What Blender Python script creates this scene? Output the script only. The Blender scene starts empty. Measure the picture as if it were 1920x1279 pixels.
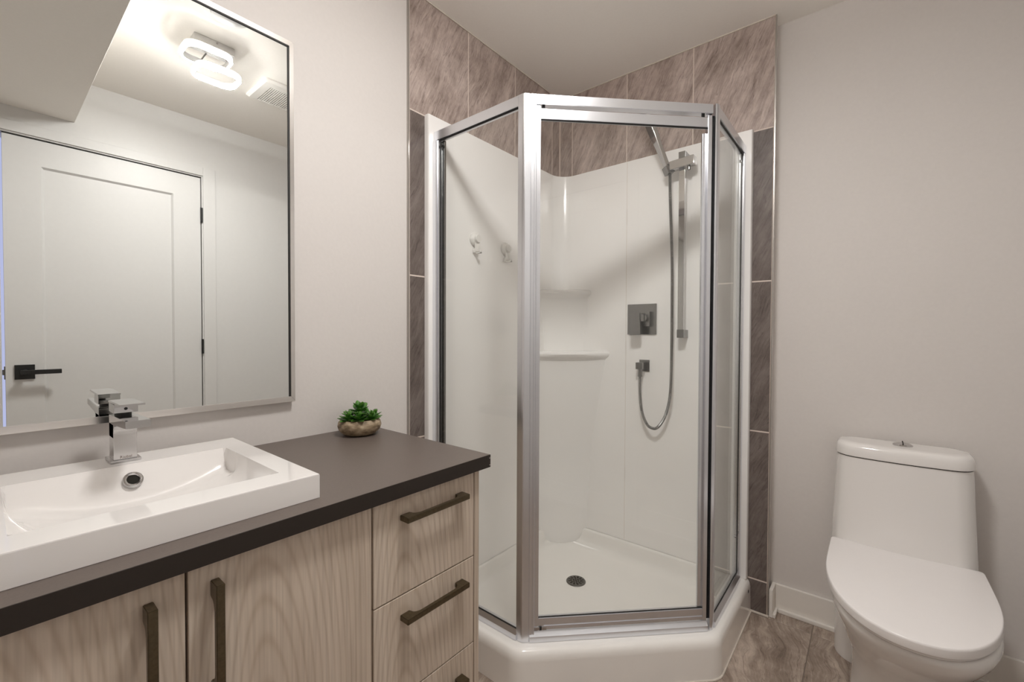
import bpy, bmesh, math, random
from mathutils import Vector, Matrix
random.seed(7)
S = bpy.context.scene
COL = S.collection

# ------------------------------------------------------------ camera
CAM = dict(loc=(1.3123, -1.9939, 1.1347), yaw=0.68793, pitch=-0.018382, roll=0.003884, f=820.985)
yw, pt, rl = CAM['yaw'], CAM['pitch'], CAM['roll']
fw = Vector((-math.sin(yw)*math.cos(pt), math.cos(yw)*math.cos(pt), math.sin(pt)))
rv = Vector((math.cos(yw), math.sin(yw), 0)); uv_ = rv.cross(fw)
R2 = rv*math.cos(rl)+uv_*math.sin(rl); U2 = -rv*math.sin(rl)+uv_*math.cos(rl)
cd = bpy.data.cameras.new('camera'); cam = bpy.data.objects.new('camera', cd); COL.objects.link(cam)
M = Matrix((R2, U2, -fw)).transposed().to_4x4(); M.translation = Vector(CAM['loc']); cam.matrix_world = M
cd.sensor_fit = 'HORIZONTAL'; cd.sensor_width = 36.0; cd.lens = CAM['f']/1920*36; cd.clip_start = .01
S.camera = cam

# ------------------------------------------------------------ world and exposure
wd = bpy.data.worlds.new('world'); S.world = wd; wd.use_nodes = True
wd.node_tree.nodes['Background'].inputs[0].default_value = (.62, .66, 1.0, 1)
wd.node_tree.nodes['Background'].inputs[1].default_value = .85
S.view_settings.view_transform = 'Standard'; S.view_settings.look = 'None'
S.view_settings.gamma = 1; S.view_settings.exposure = 0.0
S.view_settings.use_curve_mapping = False
S.cycles.max_bounces = 16; S.cycles.diffuse_bounces = 10; S.cycles.glossy_bounces = 8; S.cycles.transparent_max_bounces = 16
RING_STRENGTH = 485.0       # downward face of the rings
BAND_STRENGTH = 5.0        # their upright acrylic band
RING_COLOR = (1.0, .975, .95)

# ------------------------------------------------------------ dimensions
H = 2.3845; XR = 1.79; YB = .0815; XT = 1.0036; YN = -2.42; YT = -.9908
CZ = .8183; SURF = .022

# ------------------------------------------------------------ materials
def mat(name, col=(.8, .8, .8), rough=.5, metal=0., spec=.5, coat=0., coat_rough=.05, emit=None, es=0.):
    m = bpy.data.materials.new(name); m.use_nodes = True
    b = m.node_tree.nodes['Principled BSDF']
    b.inputs['Base Color'].default_value = (*col, 1); b.inputs['Roughness'].default_value = rough
    b.inputs['Metallic'].default_value = metal; b.inputs['Specular IOR Level'].default_value = spec
    b.inputs['Coat Weight'].default_value = coat; b.inputs['Coat Roughness'].default_value = coat_rough
    if emit:
        b.inputs['Emission Color'].default_value = (*emit, 1); b.inputs['Emission Strength'].default_value = es
    return m
def N(m, t, **k):
    n = m.node_tree.nodes.new(t)
    for a, v in k.items():
        if a.startswith('i_'):
            n.inputs[a[2:].replace('_', ' ')].default_value = v
        else: setattr(n, a, v)
    return n
def L(m, a, ao, b, bi): m.node_tree.links.new(a.outputs[ao], b.inputs[bi])
def ramp(m, stops):
    r = N(m, 'ShaderNodeValToRGB'); e = r.color_ramp.elements
    while len(e) < len(stops): e.new(.5)
    for el, (p, c) in zip(e, stops): el.position = p; el.color = (*c, 1)
    return r
def add_noise(m, scale, bump=0., var=0., rough_var=0.):
    """fine procedural unevenness on a plain material: bump and tiny colour variation"""
    b = m.node_tree.nodes['Principled BSDF']; tc = N(m, 'ShaderNodeTexCoord')
    n = N(m, 'ShaderNodeTexNoise'); n.inputs['Scale'].default_value = scale; n.inputs['Detail'].default_value = 4
    L(m, tc, 'Object', n, 'Vector')
    if bump:
        bp = N(m, 'ShaderNodeBump'); bp.inputs['Strength'].default_value = bump; bp.inputs['Distance'].default_value = .002
        L(m, n, 'Fac', bp, 'Height'); L(m, bp, 'Normal', b, 'Normal')
    if var:
        c = b.inputs['Base Color'].default_value[:3]
        r = ramp(m, [(.3, tuple(x*(1-var) for x in c)), (.7, tuple(min(1, x*(1+var)) for x in c))])
        L(m, n, 'Fac', r, 'Fac'); L(m, r, 'Color', b, 'Base Color')
    return m
M_wall = add_noise(mat('wall_paint', (.685, .65, .625), .55, spec=.3), 90, .12, .012)
M_ceil = add_noise(mat('ceiling_paint', (.89, .86, .815), .7, spec=.2), 120, .1, .01)
M_doorp = add_noise(mat('door_paint', (.69, .685, .675), .4, spec=.4), 60, .03, .008)
M_base = add_noise(mat('trim_paint', (.80, .765, .72), .38, spec=.4), 40, .04, .01)
M_acryl = add_noise(mat('white_acrylic', (.92, .905, .89), .16, spec=.5, coat=.4, coat_rough=.08), 9, .03, .006)
M_tray = add_noise(mat('cream_acrylic', (.92, .90, .87), .14, spec=.5, coat=.4), 9, .03, .01)
M_porc = add_noise(mat('porcelain', (.80, .775, .755), .08, spec=.55, coat=.3, coat_rough=.03), 5, .01, .004)
M_seat = add_noise(mat('seat_plastic', (.84, .81, .80), .22, spec=.5), 20, .01, .004)
M_alu = add_noise(mat('bright_aluminium', (.75, .76, .795), .27, metal=1), 60, .02, .01)
M_chrome = add_noise(mat('chrome', (.60, .59, .59), .05, metal=1), 30, .004, .004)
M_nickel = add_noise(mat('satin_nickel', (.30, .295, .29), .25, metal=1), 80, .02, .02)
M_frame = add_noise(mat('mirror_frame_metal', (.80, .77, .745), .2, metal=1), 60, .015, .01)
M_bronze = add_noise(mat('dark_bronze', (.135, .108, .068), .28, metal=.85), 200, .05, .12)
M_black = add_noise(mat('black_metal', (.012, .012, .012), .35), 100, .02, .1)
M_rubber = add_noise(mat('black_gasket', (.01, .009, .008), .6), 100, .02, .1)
M_hole = add_noise(mat('dark_void', (.012, .01, .006), .9), 50, 0, .1)
M_count = add_noise(mat('counter_laminate', (.130, .104, .090), .42, spec=.5), 260, .05, .05)
M_edge = add_noise(mat('counter_edge', (.028, .021, .017), .5, spec=.3), 200, .04, .05)
M_core = add_noise(mat('laminate_core', (.33, .28, .26), .7), 100, .05, .05)
M_carc = add_noise(mat('cabinet_core', (.012, .008, .005), .8), 60, .05, .1)
M_grout = add_noise(mat('grout', (.66, .57, .51), .8), 200, .1, .05)
M_silver = add_noise(mat('brushed_silver', (.66, .655, .65), .32, metal=.9), 90, .02, .02)
M_drain = add_noise(mat('drain_metal', (.17, .165, .155), .3, metal=.9), 90, .02, .05)
M_trimm = add_noise(mat('tile_edge_metal', (.45, .42, .39), .3, metal=.8), 90, .02, .03)
M_white = add_noise(mat('white_plastic', (.80, .785, .76), .35), 30, .02, .01)
M_det = add_noise(mat('detector_plastic', (.60, .60, .585), .4), 30, .02, .01)
M_lens = add_noise(mat('frosted_plastic', (.60, .60, .60), .3), 30, .02, .01)
M_vent = add_noise(mat('vent_plastic', (.84, .82, .78), .4), 30, .02, .01)
M_caulk = add_noise(mat('caulk', (.68, .62, .55), .6), 80, .1, .05)
M_leaf = mat('leaf', (.05, .2, .02), .35, spec=.5)
M_soil = add_noise(mat('soil', (.02, .015, .01), .9), 120, .8, .4)
M_text = add_noise(mat('engraving', (.16, .11, .08), .6), 50, 0, .1)
M_led = mat('led_band', (.9, .9, .9), .4, emit=RING_COLOR, es=BAND_STRENGTH)
M_led2 = mat('led_face', (.9, .9, .9), .4, emit=RING_COLOR, es=RING_STRENGTH)

def mirror_mat():
    m = mat('mirror_silver', (.90, .93, .89), .0, metal=1)
    b = m.node_tree.nodes['Principled BSDF']
    tc = N(m, 'ShaderNodeTexCoord'); n = N(m, 'ShaderNodeTexNoise'); n.inputs['Scale'].default_value = 3
    r = ramp(m, [(.3, (.885, .90, .885)), (.7, (.89, .905, .89))])
    L(m, tc, 'Object', n, 'Vector'); L(m, n, 'Fac', r, 'Fac'); L(m, r, 'Color', b, 'Base Color')
    return m
M_mirror = mirror_mat()

def glass_mat():
    m = bpy.data.materials.new('clear_glass'); m.use_nodes = True; t = m.node_tree
    for n in list(t.nodes): t.nodes.remove(n)
    out = N(m, 'ShaderNodeOutputMaterial'); mix = N(m, 'ShaderNodeMixShader')
    tr = N(m, 'ShaderNodeBsdfTransparent'); tr.inputs[0].default_value = (.990, .995, .990, 1)
    gl = N(m, 'ShaderNodeBsdfGlossy'); gl.inputs['Roughness'].default_value = .01
    gl.inputs['Color'].default_value = (.9, .92, .9, 1)
    lw = N(m, 'ShaderNodeLayerWeight'); lw.inputs['Blend'].default_value = .5
    pw = N(m, 'ShaderNodeMath', operation='POWER'); pw.inputs[1].default_value = 4.5; L(m, lw, 'Facing', pw, 0)
    fr = N(m, 'ShaderNodeMath', operation='MULTIPLY_ADD'); fr.inputs[1].default_value = .9; fr.inputs[2].default_value = .028; L(m, pw, 0, fr, 0)
    tc = N(m, 'ShaderNodeTexCoord'); no = N(m, 'ShaderNodeTexNoise'); no.inputs['Scale'].default_value = 4
    rr = N(m, 'ShaderNodeMapRange'); rr.inputs[3].default_value = .005; rr.inputs[4].default_value = .02
    L(m, tc, 'Object', no, 'Vector'); L(m, no, 'Fac', rr, 'Value'); L(m, rr, 'Result', gl, 'Roughness')
    L(m, fr, 0, mix, 'Fac'); L(m, tr, 0, mix, 1); L(m, gl, 0, mix, 2); L(m, mix, 0, out, 'Surface')
    return m
M_glass = glass_mat()

def slate_mat(name, ang, dark, mid, light, wp=.07, s1=(1.6, 9, 1), w1=.5, w2=.18):
    m = mat(name, mid, .45, spec=.4); b = m.node_tree.nodes['Principled BSDF']
    uv = N(m, 'ShaderNodeUVMap'); uv.uv_map = 'UVMap'
    mp = N(m, 'ShaderNodeMapping'); mp.inputs['Rotation'].default_value = (0, 0, math.radians(ang)); mp.vector_type = 'TEXTURE'
    L(m, uv, 'UV', mp, 'Vector')
    warp = N(m, 'ShaderNodeTexNoise'); warp.inputs['Scale'].default_value = 3.5; warp.inputs['Detail'].default_value = 3
    L(m, mp, 'Vector', warp, 'Vector')
    add = N(m, 'ShaderNodeVectorMath', operation='MULTIPLY_ADD'); add.inputs[1].default_value = (wp, wp, 0)
    L(m, warp, 'Color', add, 0); L(m, mp, 'Vector', add, 2)
    sc = N(m, 'ShaderNodeMapping'); sc.inputs['Scale'].default_value = s1; L(m, add, 'Vector', sc, 'Vector')
    n1 = N(m, 'ShaderNodeTexNoise'); n1.inputs['Scale'].default_value = 2.2; n1.inputs['Detail'].default_value = 12; n1.inputs['Roughness'].default_value = .74
    L(m, sc, 'Vector', n1, 'Vector')
    sc2 = N(m, 'ShaderNodeMapping'); sc2.inputs['Scale'].default_value = (9, 70, 1); L(m, add, 'Vector', sc2, 'Vector')
    n2 = N(m, 'ShaderNodeTexNoise'); n2.inputs['Scale'].default_value = 2.4; n2.inputs['Detail'].default_value = 6
    L(m, sc2, 'Vector', n2, 'Vector')
    n3 = N(m, 'ShaderNodeTexNoise'); n3.inputs['Scale'].default_value = 7; n3.inputs['Detail'].default_value = 12; n3.inputs['Roughness'].default_value = .75
    L(m, mp, 'Vector', n3, 'Vector')
    a = N(m, 'ShaderNodeMath', operation='MULTIPLY_ADD'); a.inputs[1].default_value = w1; L(m, n1, 'Fac', a, 0)
    c = N(m, 'ShaderNodeMath', operation='MULTIPLY_ADD'); c.inputs[1].default_value = w2; L(m, n2, 'Fac', c, 0)
    d = N(m, 'ShaderNodeMath', operation='MULTIPLY'); d.inputs[1].default_value = .35; L(m, n3, 'Fac', d, 0)
    L(m, d, 0, c, 2); L(m, c, 0, a, 2)
    r = ramp(m, [(.41, dark), (.52, mid), (.64, light)]); L(m, a, 0, r, 'Fac')
    # thin dark cracks along the cleft
    sc3 = N(m, 'ShaderNodeMapping'); sc3.inputs['Scale'].default_value = (1.6, 17, 1); L(m, add, 'Vector', sc3, 'Vector')
    n4 = N(m, 'ShaderNodeTexNoise'); n4.inputs['Scale'].default_value = 1.3; n4.inputs['Detail'].default_value = 5
    L(m, sc3, 'Vector', n4, 'Vector')
    r4 = ramp(m, [(.491, (1, 1, 1)), (.5, (.5, .47, .47)), (.509, (1, 1, 1))]); L(m, n4, 'Fac', r4, 'Fac')
    mu0 = N(m, 'ShaderNodeMixRGB', blend_type='MULTIPLY'); mu0.inputs[0].default_value = .7
    L(m, r, 'Color', mu0, 1); L(m, r4, 'Color', mu0, 2)
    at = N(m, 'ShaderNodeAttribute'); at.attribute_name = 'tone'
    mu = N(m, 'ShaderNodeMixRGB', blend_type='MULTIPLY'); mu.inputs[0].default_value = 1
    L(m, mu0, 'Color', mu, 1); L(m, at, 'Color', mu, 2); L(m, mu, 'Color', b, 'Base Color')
    bp = N(m, 'ShaderNodeBump'); bp.inputs['Strength'].default_value = .35; bp.inputs['Distance'].default_value = .002
    L(m, a, 0, bp, 'Height'); L(m, bp, 'Normal', b, 'Normal')
    return m
M_slate = slate_mat('slate_wall_tile', 66, (.235, .18, .155), (.42, .34, .305), (.61, .515, .47))
M_slatef = slate_mat('slate_floor_tile', 100, (.165, .122, .095), (.31, .245, .20), (.55, .46, .39), .16, (.9, 7.5, 1), .62, .10)

def wood_mat():
    m = mat('greige_wood', (.4, .33, .27), .5, spec=.35); b = m.node_tree.nodes['Principled BSDF']
    uv = N(m, 'ShaderNodeUVMap'); uv.uv_map = 'UVMap'       # u across, v along the grain, metres
    sc = N(m, 'ShaderNodeMapping'); sc.inputs['Scale'].default_value = (1, .22, 1); L(m, uv, 'UV', sc, 'Vector')
    el = N(m, 'ShaderNodeMapping'); el.inputs['Scale'].default_value = (1, .17, 0); L(m, uv, 'UV', el, 'Vector')
    ln = N(m, 'ShaderNodeVectorMath', operation='LENGTH'); L(m, el, 'Vector', ln, 0)
    w = N(m, 'ShaderNodeTexNoise'); w.inputs['Scale'].default_value = 4.2; w.inputs['Detail'].default_value = 1.6; w.inputs['Roughness'].default_value = .45
    L(m, sc, 'Vector', w, 'Vector')
    mul0 = N(m, 'ShaderNodeMath', operation='MULTIPLY'); mul0.inputs[1].default_value = 38; L(m, w, 'Fac', mul0, 0)
    mul = N(m, 'ShaderNodeMath', operation='MULTIPLY_ADD'); mul.inputs[1].default_value = 520; L(m, ln, 'Value', mul, 0); L(m, mul0, 0, mul, 2)
    sn = N(m, 'ShaderNodeMath', operation='SINE'); L(m, mul, 0, sn, 0)
    mr = N(m, 'ShaderNodeMapRange'); mr.inputs[1].default_value = -1; mr.inputs[2].default_value = 1; L(m, sn, 0, mr, 'Value')
    pw = N(m, 'ShaderNodeMath', operation='POWER'); pw.inputs[1].default_value = 3.6; L(m, mr, 0, pw, 0)
    sc2 = N(m, 'ShaderNodeMapping'); sc2.inputs['Scale'].default_value = (1, .025, 1); L(m, uv, 'UV', sc2, 'Vector')
    f = N(m, 'ShaderNodeTexNoise'); f.inputs['Scale'].default_value = 190; f.inputs['Detail'].default_value = 3; L(m, sc2, 'Vector', f, 'Vector')
    sc3 = N(m, 'ShaderNodeMapping'); sc3.inputs['Scale'].default_value = (1, .12, 1); L(m, uv, 'UV', sc3, 'Vector')
    g = N(m, 'ShaderNodeTexNoise'); g.inputs['Scale'].default_value = 14; g.inputs['Detail'].default_value = 4; L(m, sc3, 'Vector', g, 'Vector')
    r = ramp(m, [(.25, (.50, .42, .34)), (.5, (.60, .515, .43)), (.75, (.67, .59, .505))]); L(m, g, 'Fac', r, 'Fac')
    r2 = ramp(m, [(0, (1, 1, 1)), (1, (.86, .83, .80))]); L(m, pw, 0, r2, 'Fac')
    r3 = ramp(m, [(.3, (.86, .84, .82)), (.62, (1.05, 1.04, 1.03))]); L(m, f, 'Fac', r3, 'Fac')
    m1 = N(m, 'ShaderNodeMixRGB', blend_type='MULTIPLY'); m1.inputs[0].default_value = 1; L(m, r, 'Color', m1, 1); L(m, r2, 'Color', m1, 2)
    m2 = N(m, 'ShaderNodeMixRGB', blend_type='MULTIPLY'); m2.inputs[0].default_value = 1; L(m, m1, 'Color', m2, 1); L(m, r3, 'Color', m2, 2)
    L(m, m2, 'Color', b, 'Base Color')
    return m
M_wood = wood_mat()

def pot_mat():
    m = mat('mottled_pot', (.2, .15, .1), .6); b = m.node_tree.nodes['Principled BSDF']
    tc = N(m, 'ShaderNodeTexCoord'); n = N(m, 'ShaderNodeTexNoise'); n.inputs['Scale'].default_value = 45; n.inputs['Detail'].default_value = 6
    mp = N(m, 'ShaderNodeMapping'); mp.inputs['Scale'].default_value = (1, 1, 1.8); L(m, tc, 'Object', mp, 'Vector'); L(m, mp, 'Vector', n, 'Vector')
    r = ramp(m, [(.32, (.125, .085, .045)), (.5, (.27, .20, .125)), (.7, (.45, .36, .25))]); L(m, n, 'Fac', r, 'Fac'); L(m, r, 'Color', b, 'Base Color')
    bp = N(m, 'ShaderNodeBump'); bp.inputs['Strength'].default_value = .4; bp.inputs['Distance'].default_value = .002; L(m, n, 'Fac', bp, 'Height'); L(m, bp, 'Normal', b, 'Normal')
    return m
M_pot = pot_mat()
def leaf_setup():
    m = M_leaf; b = m.node_tree.nodes['Principled BSDF']
    uv = N(m, 'ShaderNodeUVMap'); uv.uv_map = 'UVMap'; sx = N(m, 'ShaderNodeSeparateXYZ'); L(m, uv, 'UV', sx, 0)
    n = N(m, 'ShaderNodeTexNoise'); n.inputs['Scale'].default_value = 3; L(m, uv, 'UV', n, 'Vector')
    a = N(m, 'ShaderNodeMath', operation='MULTIPLY_ADD'); a.inputs[1].default_value = .5; L(m, n, 'Fac', a, 0); L(m, sx, 'X', a, 2)
    r = ramp(m, [(.2, (.07, .20, .025)), (.75, (.03, .125, .014)), (1.0, (.11, .27, .04))]); L(m, a, 0, r, 'Fac'); L(m, r, 'Color', b, 'Base Color')
leaf_setup()

# ------------------------------------------------------------ mesh helpers
def finish(name, me, m, parent=None, smooth=True, ang=35):
    me.materials.append(m)
    if smooth:
        for p in me.polygons: p.use_smooth = True
        me.set_sharp_from_angle(angle=math.radians(ang))
    o = bpy.data.objects.new(name, me); COL.objects.link(o)
    if smooth:
        wn = o.modifiers.new('weighted_normal', 'WEIGHTED_NORMAL'); wn.keep_sharp = True; wn.weight = 60
    if parent: o.parent = parent; o.matrix_parent_inverse = Matrix.Translation(-parent.location)
    return o
def obj(name, bm, m, parent=None, smooth=True, ang=35):
    bmesh.ops.recalc_face_normals(bm, faces=bm.faces[:])
    me = bpy.data.meshes.new(name); bm.to_mesh(me); bm.free()
    return finish(name, me, m, parent, smooth, ang)
def NB(): return bmesh.new()
def box(bm, x0, x1, y0, y1, z0, z1, bev=0, seg=2, mtx=None):
    t = bmesh.new(); bmesh.ops.create_cube(t, size=1)
    for v in t.verts:
        v.co = Vector(((x0+x1)/2+v.co.x*abs(x1-x0), (y0+y1)/2+v.co.y*abs(y1-y0), (z0+z1)/2+v.co.z*abs(z1-z0)))
    if bev: bmesh.ops.bevel(t, geom=t.edges[:], offset=bev, segments=seg, profile=.5, affect='EDGES')
    merge(bm, t, mtx)
def merge(bm, t, mtx=None):
    if mtx is not None: bmesh.ops.transform(t, matrix=mtx, verts=t.verts)
    mp = {v: bm.verts.new(v.co) for v in t.verts}
    for f in t.faces:
        try: bm.faces.new([mp[v] for v in f.verts])
        except ValueError: pass
    t.free()
def prism(bm, pts, z0, z1, bev=0, mtx=None, seg=2):
    t = bmesh.new(); a = [t.verts.new((x, y, z0)) for x, y in pts]; b = [t.verts.new((x, y, z1)) for x, y in pts]
    n = len(pts); t.faces.new(a[::-1]); t.faces.new(b)
    for i in range(n): t.faces.new((a[i], a[(i+1) % n], b[(i+1) % n], b[i]))
    if bev: bmesh.ops.bevel(t, geom=t.edges[:], offset=bev, segments=seg, affect='EDGES')
    merge(bm, t, mtx)
def loft(bm, rings, cap0=True, cap1=True, closed=True):
    vs = [[bm.verts.new(p) for p in r] for r in rings]; n = len(rings[0])
    for a, b in zip(vs, vs[1:]):
        for i in range(n if closed else n-1):
            bm.faces.new((a[i], a[(i+1) % n], b[(i+1) % n], b[i]))
    if cap0: bm.faces.new(vs[0][::-1])
    if cap1: bm.faces.new(vs[-1])
def lathe(bm, prof, n=32, mtx=None, cap0=False, cap1=False):
    t = bmesh.new(); rings = []
    for r, z in prof: rings.append([(r*math.cos(2*math.pi*i/n), r*math.sin(2*math.pi*i/n), z) for i in range(n)])
    loft(t, rings, cap0, cap1); merge(bm, t, mtx)
def cyl(bm, p, q, r, n=20, r2=None):
    p = Vector(p); q = Vector(q); d = q-p; m = Matrix.Translation(p) @ d.to_track_quat('Z', 'Y').to_matrix().to_4x4()
    lathe(bm, [(r, 0), (r if r2 is None else r2, d.length)], n, m, True, True)
def rrect(x0, x1, y0, y1, r, n=6):
    if not isinstance(r, (list, tuple)): r = [r]*4
    pts = []
    for (cx, cy, a0, rr) in ((x1-r[0], y1-r[0], 0, r[0]), (x0+r[1], y1-r[1], 90, r[1]), (x0+r[2], y0+r[2], 180, r[2]), (x1-r[3], y0+r[3], 270, r[3])):
        for i in range(n+1):
            a = math.radians(a0+90*i/n); pts.append((cx+rr*math.cos(a), cy+rr*math.sin(a)))
    return pts
def roundpoly(P, R, n=6):
    """polygon P with a corner radius R[i] at each vertex"""
    out = []; k = len(P)
    for i in range(k):
        p = Vector(P[i]); a = (Vector(P[i-1])-p).normalized(); b = (Vector(P[(i+1) % k])-p).normalized(); r = R[i]
        if r <= 0: out += [tuple(p)]*(n+1); continue
        half = a.angle(b)/2; d = r/math.tan(half); c = p+(a+b).normalized()*(r/math.sin(half))
        s = p+a*d-c; e = p+b*d-c; an = s.angle(e)
        for j in range(n+1):
            t = j/n; v = (s*math.sin((1-t)*an)+e*math.sin(t*an))/math.sin(an); out.append(tuple(c+v))
    return out
def tube(bm, pts, r, n=12, caps=True, rfun=None):
    P = [Vector(p) for p in pts]; rings = []; up = Vector((0, 1, 0.03))
    for i, p in enumerate(P):
        d = (P[min(i+1, len(P)-1)]-P[max(i-1, 0)]).normalized(); s = d.cross(up).normalized(); t = s.cross(d)
        rr = r if rfun is None else rfun(i)
        rings.append([p+(s*math.cos(2*math.pi*k/n)+t*math.sin(2*math.pi*k/n))*rr for k in range(n)])
    loft(bm, rings, caps, caps)
def uvproj(o, fu, off=(0, 0)):
    me = o.data; uv = me.uv_layers.new(name='UVMap')
    for l in me.loops:
        c = me.vertices[l.vertex_index].co; u, v = fu(c); uv.data[l.index].uv = (u+off[0], v+off[1])
    return o
def empty(name, loc=(0, 0, 0)):
    o = bpy.data.objects.new(name, None); COL.objects.link(o); o.location = loc; o.empty_display_size = .05; return o
def tag(o, label, cat, group=None):
    o['label'] = label; o['category'] = cat
    if group: o['group'] = group
    return o
def struct(o, label=None):
    o['kind'] = 'structure'
    if label: o['label'] = label
    return o

# ------------------------------------------------------------ room shell
def sbox(name, b, m, bev=0, label=None, parent=None):
    bm = NB(); box(bm, *b, bev=bev); o = obj(name, bm, m, parent)
    return struct(o, label) if parent is None else o
T = .12
sbox('wall_left', (-T, -.009, YN-T, YB, 0, H), M_wall, label='warm white painted wall behind the mirror')
sbox('wall_back', (XT-.0045, XR+T, YB, YB+T, 0, H), M_wall, label='warm white painted wall behind the toilet')
sbox('wall_front', (-T, XR+T, YN-T, YN, 0, H), M_wall)
sbox('ceiling', (-T, XR+T, YN-T, YB+T, H, H+.1), M_ceil)
sbox('trim_1', (-.009, XR, YN, -1.68, 2.172, H), M_ceil, .003, label='boxed bulkhead hanging below the ceiling')
# body of the tiled back wall, standing proud of the painted one
sbox('wall_return', (-T, XT-.0045, -.0+.0085, YB+T, 0, H), M_wall, label='return of the painted wall beside the shower tiles')
# right wall with its door opening
DY0, DY1, DZ = -1.925, -1.149, 2.050
bm = NB(); box(bm, XR, XR+T, YN-T, DY0-.012, 0, H); box(bm, XR, XR+T, DY1+.012, YB+T, 0, H); box(bm, XR, XR+T, DY0-.012, DY1+.012, DZ+.012, H)
struct(obj('wall_right', bm, M_doorp), 'painted wall with the door, seen in the mirror')

def tiles(name, cols, rows, make, m, gap=.0042, th=.0085, tone=None, uvf=None):
    """individual bevelled tiles in one pattern mesh: make(u, v, w) gives the world point"""
    bm = NB(); info = []
    for (u0, u1) in cols:
        for (v0, v1) in rows(u0, u1):
            t = bmesh.new(); g = gap/2
            a = [t.verts.new(make(u, v, 0)) for u, v in ((u0+g, v0+g), (u1-g, v0+g), (u1-g, v1-g), (u0+g, v1-g))]
            b = [t.verts.new(make(u, v, th*.85)) for u, v in ((u0+g, v0+g), (u1-g, v0+g), (u1-g, v1-g), (u0+g, v1-g))]
            k = .0012
            c = [t.verts.new(make(u, v, th)) for u, v in ((u0+g+k, v0+g+k), (u1-g-k, v0+g+k), (u1-g-k, v1-g-k), (u0+g+k, v1-g-k))]
            t.faces.new(c)
            for A, B in ((a, b), (b, c)):
                for i in range(4): t.faces.new((A[i], A[(i+1) % 4], B[(i+1) % 4], B[i]))
            info += [((u0, u1, v0, v1))]*len(t.faces)
            merge(bm, t)
    me = bpy.data.meshes.new(name); bmesh.ops.recalc_face_normals(bm, faces=bm.faces[:]); bm.to_mesh(me); bm.free()
    uv = me.uv_layers.new(name='UVMap'); at = me.attributes.new('tone', 'FLOAT_COLOR', 'FACE')
    for p, inf in zip(me.polygons, info):
        rr = random.Random(str(inf)); ox, oy = rr.uniform(0, 9), rr.uniform(0, 9)
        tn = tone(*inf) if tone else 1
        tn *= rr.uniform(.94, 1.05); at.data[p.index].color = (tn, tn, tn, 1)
        for li in p.loop_indices:
            c = me.vertices[me.loops[li].vertex_index].co; u, v = uvf(c); uv.data[li].uv = (u+ox, v+oy)
    return finish(name, me, m, None, False)
G1 = 1.951; TP = .605
rowz = [(G1, H), (G1-TP, G1), (G1-2*TP, G1-TP), (G1-3*TP, G1-2*TP), (0, G1-3*TP)]
def rowsL(u0, u1): return rowz
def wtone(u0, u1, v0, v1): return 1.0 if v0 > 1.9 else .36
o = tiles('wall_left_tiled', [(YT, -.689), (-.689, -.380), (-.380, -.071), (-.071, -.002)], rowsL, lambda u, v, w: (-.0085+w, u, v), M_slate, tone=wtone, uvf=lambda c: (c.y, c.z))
struct(o, 'slate tiles on the mirror wall around the shower')
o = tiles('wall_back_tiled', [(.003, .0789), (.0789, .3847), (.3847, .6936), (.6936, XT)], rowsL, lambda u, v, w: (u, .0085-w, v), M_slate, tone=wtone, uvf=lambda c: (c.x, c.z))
struct(o, 'slate tiles on the back wall around the shower')
bm = NB(); box(bm, -.009, -.0006, YT+.001, 0.0, 0, H-.001); box(bm, -.0085, XT-.001, .0006, .0085, 0, H-.001)
struct(obj('trim_2', bm, M_grout, smooth=False), 'pale grout between the wall tiles')
sbox('trim_3', (-.0088, .0012, YT-.005, YT-.0004, 0, H-.0005), M_trimm, label='thin metal edge strip of the tiling by the mirror')
sbox('trim_4', (XT+.0002, XT+.0042, -.001, .0088, 0, H-.0005), M_trimm, label='thin metal edge strip of the tiling by the toilet')
bm = NB(); box(bm, 0.0005, XT, -.0045, .0, H-.0045, H-.0002, .001); box(bm, .0005, .0045, YT, -.001, H-.0045, H-.0002, .001)
struct(obj('trim_5', bm, M_caulk), 'caulk line where tiles meet the ceiling')
sbox('trim_6', (.935, XT+.006, -.008, -.0005, .0, .008), M_caulk, .002, label='caulk line where tiles meet the floor')

# floor
def frow(u0, u1):
    k = round((u0-1.153)/.305); off = 0
    r = [(-.008, YB+.001)]; y = -.011+.003
    while y > YN: r.append((max(y-.61, YN), y)); y -= .61
    return r
cols = []
x = 1.153-4*.305
while x < XR: cols.append((max(x, 0.0), min(x+.305, XR))); x += .305
o = tiles('floor', cols, frow, lambda u, v, w: (u, v, -.0085+w), M_slatef, uvf=lambda c: (c.x, c.y), gap=.0025)
struct(o, 'slate look floor tiles')
struct(sbox('floor_bed', (-T, XR+T, YN-T, YB+T, -.1, -.0015), add_noise(mat('floor_grout', (.21, .17, .14), .9), 200, .1, .05)))

# baseboards
def base_strip(name, b, q, label):
    bm = NB(); box(bm, *b, bev=.002); box(bm, *q, bev=.003)
    struct(obj(name, bm, M_base), label)
base_strip('baseboard_back', (XT+.018, XR-.0005, YB-.014, YB-.0003, 0, .110), (XT+.0285, XR-.0005, YB-.026, YB-.0135, 0, .016), 'low white baseboard behind the toilet')
base_strip('baseboard_return', (XT+.0048, XT+.018, .004, YB-.0005, 0, .110), (XT+.0175, XT+.0285, .004, YB-.014, 0, .016), 'short end of the white baseboard at the tiles')
base_strip('baseboard_right', (XR-.014, XR-.0003, DY1+.09, YB-.027, 0, .110), (XR-.026, XR-.0135, DY1+.09, YB-.027, 0, .016), 'white baseboard along the door wall')

# door in the right wall (seen in the mirror)
bm = NB()
DT = .036; fx = XR+.004
y0, y1 = DY0+.006, DY1-.0045; py0, py1, pz0, pz1 = -1.797, -1.283, .12, 1.921
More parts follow.
